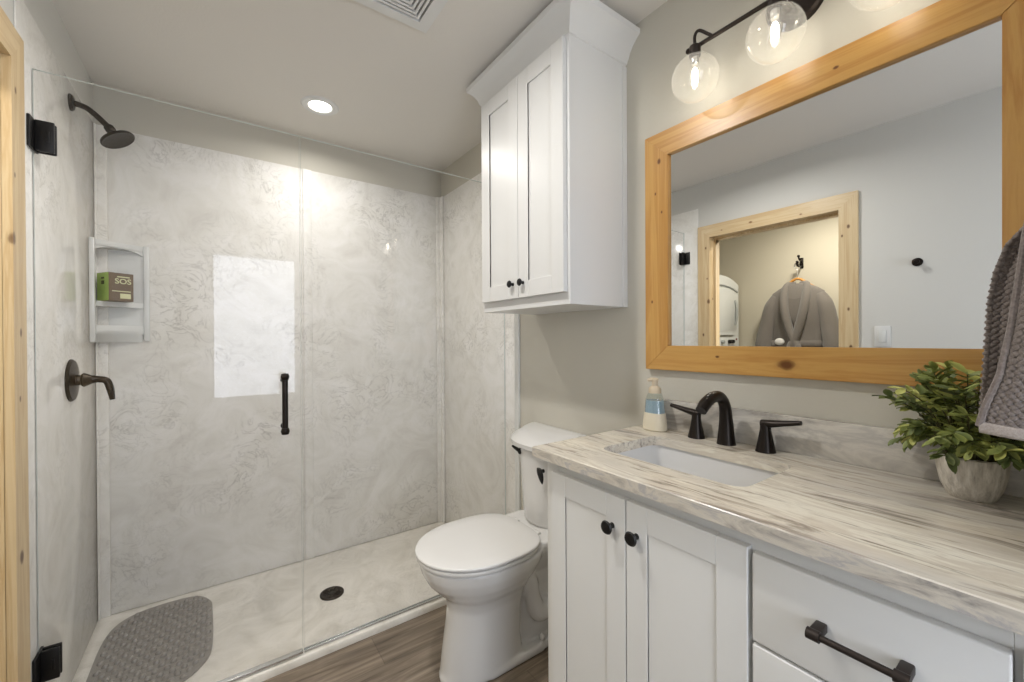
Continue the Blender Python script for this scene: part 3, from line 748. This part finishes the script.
bm.verts.ensure_lookup_table(); nring = len(hole); bm.faces.new(bm.verts[len(bm.verts)-nring:])
finish(bm, 'basin', CERAMIC, sk, sharp=50)
bm = B(); lathe(bm, [(.024, 0), (.022, .003), (0.0005, .002)], ((SX0+SX1)/2+.02, (SY0+SY1)/2, ZT-.1595), n=28); finish(bm, 'drain', BRONZE, sk)

# faucet
fa = thing('faucet', (1.215, .615, ZT), 'dark bronze widespread faucet with arched spout and two lever handles', 'faucet')
bm = B()
pts = spline([(1.217, .622, ZT), (1.217, .622, ZT+.02), (1.216, .622, ZT+.07), (1.208, .622, ZT+.115), (1.180, .622, ZT+.142), (1.140, .622, ZT+.143), (1.105, .622, ZT+.130), (1.082, .622, ZT+.112)], 6)
tube(bm, pts, lerps([.0265, .0235, .0185, .016, .0155, .016, .0165, .0150], 6), 20)
finish(bm, 'spout', BRONZE, fa)
for y, s in ((.718, 1), (.517, -1)):
    bm = B(); lathe(bm, [(.0255, 0), (.0245, .004), (.018, .035), (.0135, .06), (.0135, .078), (.010, .084), (.0005, .085)], (1.222, y, ZT), n=28)
    pts = spline([(1.222, y-s*.010, ZT+.076), (1.222, y+s*.012, ZT+.078), (1.221, y+s*.045, ZT+.084), (1.218, y+s*.086, ZT+.092)], 5)
    tube(bm, pts, lerps([.0125, .0135, .0115, .0075], 5), 14, flat=lerps([.85, .8, .7, .8], 5))
    finish(bm, 'handle', BRONZE, fa)

# soap dispenser
dp = Vector((1.212, .862, ZT))
sp = thing('soap_dispenser', dp, 'foaming hand soap bottle with blue soap and cream base beside faucet', 'soap dispenser')
def bring(hx_, hy_, z, r): return [(dp.x+a, dp.y+b, dp.z+z) for a, b in rrect(-hx_, hx_, -hy_, hy_, min(r, hx_*.95, hy_*.95), 6)]
bm = B(); loft(bm, [bring(.026, .036, 0, .03), bring(.030, .0415, .004, .03), bring(.030, .041, .02, .03), bring(.028, .036, .058, .028), bring(.0275, .035, .060, .028)]); tag(finish(bm, 'base_sleeve', CREAM, sp), 'cream sleeve')
bm = B(); loft(bm, [bring(.0258, .0335, .060, .026), bring(.0235, .030, .102, .023)]); tag(finish(bm, 'liquid', BLUE, sp), 'pale blue liquid soap')
bm = B(); loft(bm, [bring(.0275, .0352, .060, .027), bring(.025, .031, .104, .024), bring(.022, .025, .120, .022), bring(.019, .019, .128, .019)]); finish(bm, 'bottle', BOTTLE, sp)
bm = B(); lathe(bm, [(.0205, .126), (.0205, .140), (.017, .146), (.010, .150), (.0095, .166), (.012, .167), (.012, .174), (.006, .177), (.0004, .177)], dp, n=24)
tube(bm, [(dp.x, dp.y, dp.z+.171), (dp.x-.009, dp.y+.009, dp.z+.172), (dp.x-.017, dp.y+.017, dp.z+.169)], [.0075, .0065, .005], 10); finish(bm, 'pump', PUMP, sp)

# ------------------------------------------------------------------ mirror
mi = thing('wall_mirror', (XR, .467, HC-.11), 'large wall mirror in a honey-stained knotty pine frame', 'mirror')
my0, my1, mz0, mz1 = .003, .936, HC-.110, HC+.720
iy0, iy1, iz0, iz1 = .101, .844, HC-.025, HC+.634
fx0 = 1.262
def bar(poly, mat): 
    bm = B(); prism(bm, poly, fx0, XR-.0005, 'X'); 
    es = [e for e in bm.edges]; bmesh.ops.bevel(bm, geom=es, offset=.0015, segments=2, affect='EDGES'); return finish(bm, 'frame_rail', mat, mi)
bar([(my1, mz0), (my1, mz1), (iy1, iz1), (iy1, iz0)], HONEY_Z)
bar([(my0, mz0), (iy0, iz0), (iy0, iz1), (my0, mz1)], HONEY_Z)
bar([(my0, mz1), (iy0, iz1), (iy1, iz1), (my1, mz1)], HONEY_Y)
bar([(my0, mz0), (my1, mz0), (iy1, iz0), (iy0, iz0)], HONEY_Y)
bm = B(); box(bm, (1.2735, iy0-.004, iz0-.004), (1.277, iy1+.004, iz1+.004)); finish(bm, 'mirror_glass', MIRROR, mi)

# ------------------------------------------------------------------ vanity light
vl = thing('vanity_light', (XR, .475, HC+.885), 'dark bronze three-globe vanity light above the mirror, switched on', 'wall light')
gx, gz = 1.180, HC+.786; bz = HC+.888
bm = B(); lathe(bm, [(.072, .0), (.072, -.014), (.066, -.022), (.0005, -.023)], (XR, .462, bz+.024), 'X', 40); finish(bm, 'backplate', DARKB, vl)
bm = B(); tube(bm, [(XR-.02, .475, bz), (gx+.012, .475, bz)], .010, 14); tube(bm, [(gx+.012, .235, bz), (gx+.012, .722, bz)], .0062, 14)
for y in (.235, .722): sphere(bm, (gx+.012, y, bz), .0085, 12, 8)
finish(bm, 'bar', DARKB, vl)
for y in (.694, .474, .254):
    bm = B(); sgn = -1 if y > .3 else 1
    lathe(bm, [(.0145, .063), (.0160, .066), (.0160, .096), (.009, .101), (.0005, .101)], (gx, y, gz), n=24)
    tube(bm, spline([(gx, y, gz+.10), (gx, y, gz+.128), (gx+.002, y+sgn*.012, gz+.138), (gx+.008, y+sgn*.036, gz+.116), (gx+.012, y+sgn*.050, bz)], 5), .0046, 10)
    finish(bm, 'socket', DARKB, vl)
    bm = B(); n0 = bm
    prof = []
    for k in range(25):
        a = math.radians(14+166*k/24); prof.append((max(.0004, .0675*math.sin(a)), .0675*math.cos(a)))
    lathe(bm, prof, (gx, y, gz), n=40, cap=False); tag(finish(bm, 'globe', GLOBE, vl, sharp=80), 'clear seeded glass globe')
    bm = B(); lathe(bm, [(.011, .066), (.012, .046), (.009, .040)], (gx, y, gz), n=18); finish(bm, 'bulb_base', CHROME, vl)
    bm = B(); sphere(bm, (gx, y, gz+.006), .0098, 16, 12, (1, 1, 2.6)); b_ = finish(bm, 'bulb', FIL, vl)
    L = bpy.data.lights.new('lamp_glow', 'POINT'); L.energy = BULB_W; L.color = (1, .94, .85); L.shadow_soft_size = .03
    o = bpy.data.objects.new('lamp_glow', L); C.objects.link(o); o.parent = vl; o.location = Vector((gx, y, gz-.035))-Vector((XR, .475, HC+.885))

# ------------------------------------------------------------------ plant
pp = Vector((1.190, .134, ZT))
pl = thing('potted_plant', pp, 'bushy green leafy plant in a ribbed stone-grey pot', 'plant')
bm = B(); lathe(bm, [(.0005, 0), (.030, 0), (.034, .004), (.043, .026), (.048, .052), (.050, .080), (.047, .082), (.044, .070), (.0005, .068)], pp, n=48); finish(bm, 'pot', CONC, pl, sharp=60)
bs = B(); bl = B(); tint = bl.verts.layers.float.new('tint')
def leaf(c, d, nrm, L, W, t0):
    d = d.normalized(); s = d.cross(nrm); s = s.normalized() if s.length > .01 else Vector((1, 0, 0)); nn = s.cross(d).normalized()
    prof = [(0, .05), (.2, .55), (.45, .95), (.65, 1), (.85, .65), (1, .04)]
    rows = []
    for t, w_ in prof:
        cc = c+d*L*t-nn*L*.22*t*t
        row = []
        for a in (-1, 0, 1):
            v = bl.verts.new(cc+s*a*W*w_+nn*abs(a)*W*.35); v[tint] = min(1, max(0, t0+(.14 if a else -.05)+.10*t)); row.append(v)
        rows.append(row)
    for a, b in zip(rows, rows[1:]):
        for k in (0, 1): bl.faces.new((a[k], a[k+1], b[k+1], b[k]))
rnd = random.Random(5)
for i in range(92):
    th = rnd.uniform(0, 2*PI); el = rnd.uniform(.02, 1.5); 
    L = rnd.uniform(.058, .094)*(1.0 if el < .7 else 1.8)
    dirv = Vector((math.cos(th)*math.cos(el), math.sin(th)*math.cos(el), math.sin(el)))
    p0 = pp+Vector((math.cos(th)*.025, math.sin(th)*.025, .070)); end = p0+dirv*L+Vector((0, 0, .015))
    if end.x > 1.252: end.x = 1.252-rnd.uniform(0, .015)
    if end.y < -.03: end.y = -.03
    mid = p0.lerp(end, .5)+Vector((0, 0, .03))
    pts = spline([p0, mid, end], 5); tube(bs, pts, [.0016-.0008*k/len(pts) for k in range(len(pts))], 5)
    m_ = len(pts)
    tone = rnd.choice([.2, .3, .38, .45, .52, .6, .8])
    for k in range(3, m_):
        t = k/(m_-1); tang = (pts[min(k+1, m_-1)]-pts[k-1]).normalized()
        for s in (-1, 1):
            side = tang.cross(Vector((0, 0, 1))); side = side.normalized() if side.length > .05 else Vector((1, 0, 0))
            side.rotate(Matrix.Rotation(rnd.uniform(-.9, .9), 3, tang))
            d = tang*rnd.uniform(.5, .95)+side*s*rnd.uniform(.5, 1)+Vector((0, 0, rnd.uniform(-.3, .35)))
            nrm = Vector((rnd.uniform(-.4, .4)-.25, rnd.uniform(-.4, .4), 1))
            c_ = pts[k]
            Lf = rnd.uniform(.017, .028)*(.8+.4*t)
            if c_.x+d.normalized().x*Lf > 1.258: d.x = -abs(d.x)
            leaf(c_, d, nrm, Lf, Lf*.25, tone+rnd.uniform(-.1, .15)+(.25 if t > .95 and rnd.random() < .35 else 0))
finish(bs, 'stems', STEM, pl)
finish(bl, 'foliage', LEAF, pl, sharp=70)

# ------------------------------------------------------------------ towel and its ring
tr = thing('towel_ring', (.95, -.07, HC+.25), 'dark bronze towel ring on side wall beyond right edge', 'towel ring')
bm = B(); lathe(bm, [(.026, 0), (.026, .006), (.012, .012), (.010, .062)], (.95, -.07, HC+.25), 'Y', 24); finish(bm, 'mount', BRONZE, tr)
bm = B(); ringp = [(.95+.075*math.sin(2*PI*k/40), -.012, HC+.175+.075*math.cos(2*PI*k/40)) for k in range(41)]; tube(bm, ringp, .0045, 10); finish(bm, 'ring', BRONZE, tr)
def sheet(left, right, zt, zb, X0, xr, phase, nu=100, nv=250, waves=1.6, name='towel_fold'):
    bm = B(); G = []
    for j in range(nv+1):
        v = j/nv; row = []
        l = left(v); r = right(v)
        for i in range(nu+1):
            u = i/nu
            y = l+(r-l)*u; z = zt(u)+(zb(u)-zt(u))*v
            x = X0+xr*(1-.5*v)*math.sin(2*PI*waves*u+phase)+.006*math.sin(6*v+3*u)
            wq = math.sin(PI*(l-r)*u/.0044)*math.sin(PI*v*(zt(0)-zb(0))/.0048)
            x += .0022*abs(wq)**.6*(-1 if wq > 0 else .35); y += .0012*math.sin(PI*v*(zt(0)-zb(0))/.0048)*(1-u)**3
            row.append(bm.verts.new((x, y, z)))
        G.append(row)
    for a, b in zip(G, G[1:]):
        for i in range(nu): bm.faces.new((a[i], a[i+1], b[i+1], b[i]))
    return bm
tw = thing('hand_towel', (.95, .03, HC-.17), 'taupe waffle-weave hand towel hanging at right edge over plant', 'towel')
def curve(ps):
    def f(v):
        for (a, x), (b, y) in zip(ps, ps[1:]):
            if v <= b: t = (v-a)/(b-a); t = t*t*(3-2*t) if False else t; return x+(y-x)*t
        return ps[-1][1]
    return f
def solid(o, th=.006):
    m_ = o.modifiers.new('thickness', 'SOLIDIFY'); m_.thickness = th; m_.offset = 0
bm = sheet(curve([(0, .045), (.13, .0745), (.26, .086), (.40, .0915), (.7, .0945), (1, .099)]), curve([(0, -.02), (1, -.035)]), lambda u: HC+.178-.01*u, lambda u: HC-.128-.02*u, .965, .016, .4, name='back_fold')
o = finish(bm, 'back_fold', TOWEL, tw, sharp=80); solid(o)
L2 = curve([(0, .046), (.14, .052), (.545, .064), (.757, .0735), (.9, .087), (1, .0935)])
bm = sheet(L2, curve([(0, -.02), (1, -.04)]), lambda u: HC+.180-.01*u, lambda u: HC-.130-.012*u, .905, .010, 2.2)
o = finish(bm, 'front_fold', TOWEL, tw, sharp=80); solid(o)
bm = B(); ps = []
for k in range(33):
    v = k/32; ps.append((.905+.010*(1-.5*v)*math.sin(2.2)+.006*math.sin(6*v)-.004, L2(v)+.0005, HC+.178+(-.308)*v))
tube(bm, ps, .0042, 8); finish(bm, 'selvedge', TOWEL, tw)
bm = B(); ps = []
for k in range(21):
    u = k/20; ps.append((.905+.005*math.sin(2*PI*1.6*u+2.2)+.006*math.sin(6+3*u)-.001, .0925-.1325*u, HC-.131-.012*u))
tube(bm, ps, .0075, 10, flat=[1.25]*21); tag(finish(bm, 'hem', HEM, tw), 'paler rolled hem')

# ------------------------------------------------------------------ left wall fittings seen in the mirror
sw = thing('light_switch', (XL, .668, HC+.005), 'white rocker light switch on wall beside pine doorway, seen in mirror', 'light switch')
bm = B(); box(bm, (XL, .633, HC-.052), (XL+.006, .703, HC+.062), .002); finish(bm, 'plate', WHITE, sw)
bm = B(); box(bm, (XL+.006, .651, HC-.028), (XL+.010, .685, HC+.038), .001); finish(bm, 'rocker', ACRYL, sw)
rh = thing('robe_hook', (XL, .528, HC+.395), 'round dark bronze robe hook alone on grey wall, seen in mirror', 'hook')
bm = B(); lathe(bm, [(.022, 0), (.022, .005), (.009, .010), (.008, .030), (.014, .034), (.015, .042), (.006, .046)], (XL, .528, HC+.395), 'X', 24); finish(bm, 'peg', BRONZE, rh)

# closet: lamp, hook, hanger, robe, dryer
cl = thing('ceiling_lamp', (-1.1, 1.2, ZC), 'flat round ceiling lamp in the laundry closet', 'ceiling light')
bm = B(); lathe(bm, [(.14, 0), (.14, -.03), (.13, -.036)], (-1.1, 1.2, ZC), n=36, cap=False); finish(bm, 'rim', WHITE, cl)
bm = B(); lathe(bm, [(.13, -.034), (.07, -.05), (.0005, -.054)], (-1.1, 1.2, ZC), n=36); finish(bm, 'diffuser', emit('warm_diffuser', 'ffe9c4', 4), cl)
L = bpy.data.lights.new('lamp_glow', 'AREA'); L.shape = 'DISK'; L.size = .24; L.energy = CLOSET_W; L.color = (1, .94, .83)
o = bpy.data.objects.new('lamp_glow', L); C.objects.link(o); o.parent = cl; o.location = (0, 0, -.062)
RYc = 1.50; RX = -1.62
hk = thing('wall_hook', (CX0, RYc, HC+.66), 'dark double coat hook on closet wall above the robe', 'hook')
bm = B(); box(bm, (CX0, RYc-.014, HC+.62), (CX0+.008, RYc+.014, HC+.715), .004)
tube(bm, spline([(CX0+.004, RYc, HC+.69), (CX0+.05, RYc, HC+.69), (CX0+.075, RYc, HC+.72)], 5), .007, 10); sphere(bm, (CX0+.075, RYc, HC+.722), .012, 12, 8)
tube(bm, spline([(CX0+.004, RYc, HC+.645), (CX0+.06, RYc, HC+.630), (CX0+.10, RYc, HC+.640), (CX0+.105, RYc, HC+.665)], 5), .007, 10); sphere(bm, (CX0+.105, RYc, HC+.668), .012, 12, 8)
finish(bm, 'double_hook', BRONZE, hk)
hg = thing('clothes_hanger', (RX, RYc, HC+.5), 'wooden clothes hanger holding the grey robe', 'hanger')
bm = B(); tube(bm, spline([(RX-.22, 0, 0)]*2, 1) if False else spline([(RX, RYc-.19, HC+.385), (RX, RYc-.10, HC+.455), (RX, RYc, HC+.52), (RX, RYc+.10, HC+.455), (RX, RYc+.19, HC+.385)], 6), .011, 12); box(bm, (RX-.006, RYc-.15, HC+.392), (RX+.006, RYc+.15, HC+.406), .004); finish(bm, 'shoulder_bar', HANGER, hg)
bm = B(); tube(bm, spline([(RX, RYc, HC+.52), (RX, RYc, HC+.60), (RX, RYc+.022, HC+.622), (RX, RYc+.015, HC+.655), (RX, RYc-.012, HC+.66)], 6), .0035, 8); tag(finish(bm, 'hook', CHROME, hg), 'metal hook')
rb = thing('bathrobe', (RX, RYc, .6), 'grey bathrobe with shawl collar hanging in laundry closet, seen in mirror', 'robe')
bm = B()
def orow(z, hw, th, n=36):
    out = []
    for k in range(n):
        a = 2*PI*k/n; e = 2.6
        c, s = math.cos(a), math.sin(a)
        y = hw*math.copysign(abs(c)**(2/e), c); x = th*math.copysign(abs(s)**(2/e), s)
        x += .006*math.sin(y*70)*(1 if z < HC+.1 else 0)
        out.append((RX+x, RYc+y, z))
    return out
loft(bm, [orow(.55, .26, .06), orow(.9, .24, .06), orow(HC-.10, .20, .058), orow(HC, .19, .055), orow(HC+.12, .20, .060), orow(HC+.24, .215, .062), orow(HC+.33, .225, .056), orow(HC+.40, .20, .046), orow(HC+.435, .15, .040), orow(HC+.462, .10, .034), orow(HC+.475, .075, .030)])
finish(bm, 'body', ROBE, rb, sharp=70)
for s in (-1, 1):
    bm = B(); pts = spline([(RX, RYc+s*.165, HC+.372), (RX+.005, RYc+s*.205, HC+.28), (RX+.01, RYc+s*.235, HC+.13), (RX+.02, RYc+s*.262, HC-.02), (RX+.02, RYc+s*.275, HC-.16)], 6)
    rr_ = lerps([.040, .060, .064, .068, .072], 6); tube(bm, pts, [r*(1+.012*math.sin(k*1.7)) for k, r in enumerate(rr_)], 18, flat=None)
    finish(bm, 'sleeve', ROBE, rb, sharp=70)
bm = B()    # shawl collar: two bands crossing low at the waist, joined behind the neck
for s in (-1, 1):
    pts = spline([(RX-.02, RYc+s*.02, HC+.475), (RX+.015, RYc+s*.075, HC+.462), (RX+.055, RYc+s*.085, HC+.36), (RX+.078, RYc+s*.065, HC+.20), (RX+.080, RYc+s*.02, HC+.03), (RX+.078, RYc-s*.03, HC-.10)], 6)
    tube(bm, pts, lerps([.020, .028, .033, .034, .034, .034], 6), 12, flat=None)
finish(bm, 'collar', ROBE, rb, sharp=70)
bm = B(); nk = [(RX+.030, RYc-.06, HC+.445), (RX+.030, RYc+.06, HC+.445), (RX+.068, RYc+.05, HC+.25), (RX+.075, RYc+.0, HC+.12), (RX+.068, RYc-.05, HC+.25)]
loft(bm, [[(x, y, z) for x, y, z in nk], [(x+.004, y*1, z) for x, y, z in nk]]); finish(bm, 'lining', waffle_cloth('robe_lining', '77716b', '625d58', 260, .3), rb)
bm = B(); box(bm, (RX+.034, RYc-.028, HC+.424), (RX+.038, RYc+.022, HC+.444), .001, 1); tag(finish(bm, 'neck_tag', plain('tag_white', 'e6e6e2', .7), rb), 'white sewn-in tag')
bm = B(); loft(bm, [orow(HC-.075, .205, .066), orow(HC-.07, .208, .069), orow(HC-.03, .206, .068), orow(HC-.025, .203, .065)]); finish(bm, 'belt', ROBE, rb)
bm = B(); sphere(bm, (RX+.072, RYc+.115, HC-.035), .042, 20, 14, (.3, .95, .75)); tag(finish(bm, 'pocket_cloth', plain('cloth_white', 'dcdad6', .9), rb), 'white cloth in the pocket')

dr = thing('laundry_tower', (-1.36, 2.37, 0), 'white stacked washer and dryer in laundry closet, seen in mirror', 'dryer')
dx0, dx1, dy0 = -1.69, -1.02, 2.04
zb, zt1, zt2 = 0, HC+.525, HC+.60
def arch(y, a0=.0):
    out = [(dx0, y, HC-.20), (dx1, y, HC-.20)]
    for k in range(17):
        t = k/16; x = dx1+(dx0-dx1)*t; out.append((x, y, zt1+(zt2-zt1)*(1-abs(2*t-1)**2.2)))
    return out
bm = B(); loft(bm, [arch(dy0), arch(2.72)]); finish(bm, 'dryer_body', APPL, dr)
def drec(i, r, y, x0=dx0, x1=dx1, z0=HC+.03, z1=HC+.46): return [(a, y, b) for a, b in rrect(x0+i, x1-i, z0, z1, r, 6)]
bm = B(); loft(bm, [drec(.06, .09, dy0), drec(.06, .09, dy0-.010), drec(.072, .085, dy0-.018)]); d_ = finish(bm, 'dryer_door', APPL, dr, sharp=40)
bm = B(); tube(bm, spline([(dx0+.108, dy0-.017, HC+.13), (dx0+.098, dy0-.030, HC+.20), (dx0+.098, dy0-.030, HC+.30), (dx0+.112, dy0-.017, HC+.37)], 5), .012, 10); finish(bm, 'handle', APPG, d_)
bm = B(); tube(bm, spline([(dx0+.03, dy0-.004, HC+.455), (dx0+.16, dy0-.006, HC+.49), ((dx0+dx1)/2, dy0-.006, HC+.505), (dx1-.16, dy0-.006, HC+.49), (dx1-.03, dy0-.004, HC+.455)], 5), .008, 8); finish(bm, 'top_crease', APPG, dr)
bm = B(); box(bm, (dx0, dy0-.004, HC-.20), (dx1, dy0+.02, HC+.005), .004); d_ = finish(bm, 'control_panel', APPL, dr)
for k, x in enumerate((dx0+.14, dx0+.20, dx0+.33, dx0+.46)):
    bm = B(); lathe(bm, [(.019, 0), (.019, -.02), (.012, -.026), (.0005, -.026)], (x, dy0-.004, HC-.035), 'Y', 18); finish(bm, 'dial', BLACK if k < 2 else APPG, d_)
bm = B(); lathe(bm, [(.010, 0), (.010, -.004)], (dx0+.055, dy0-.004, HC-.012), 'Y', 12); tag(finish(bm, 'indicator', plain('dark_red', '6e1f22', .5), d_), 'dark red round mark')
bm = B(); box(bm, (dx0, dy0+.02, .02), (dx1, 2.72, HC-.20), .01); finish(bm, 'washer_body', APPL, dr)
bm = B(); box(bm, (dx0+.02, dy0, 0), (dx1-.02, 2.70, .02)); finish(bm, 'base', APPG, dr)
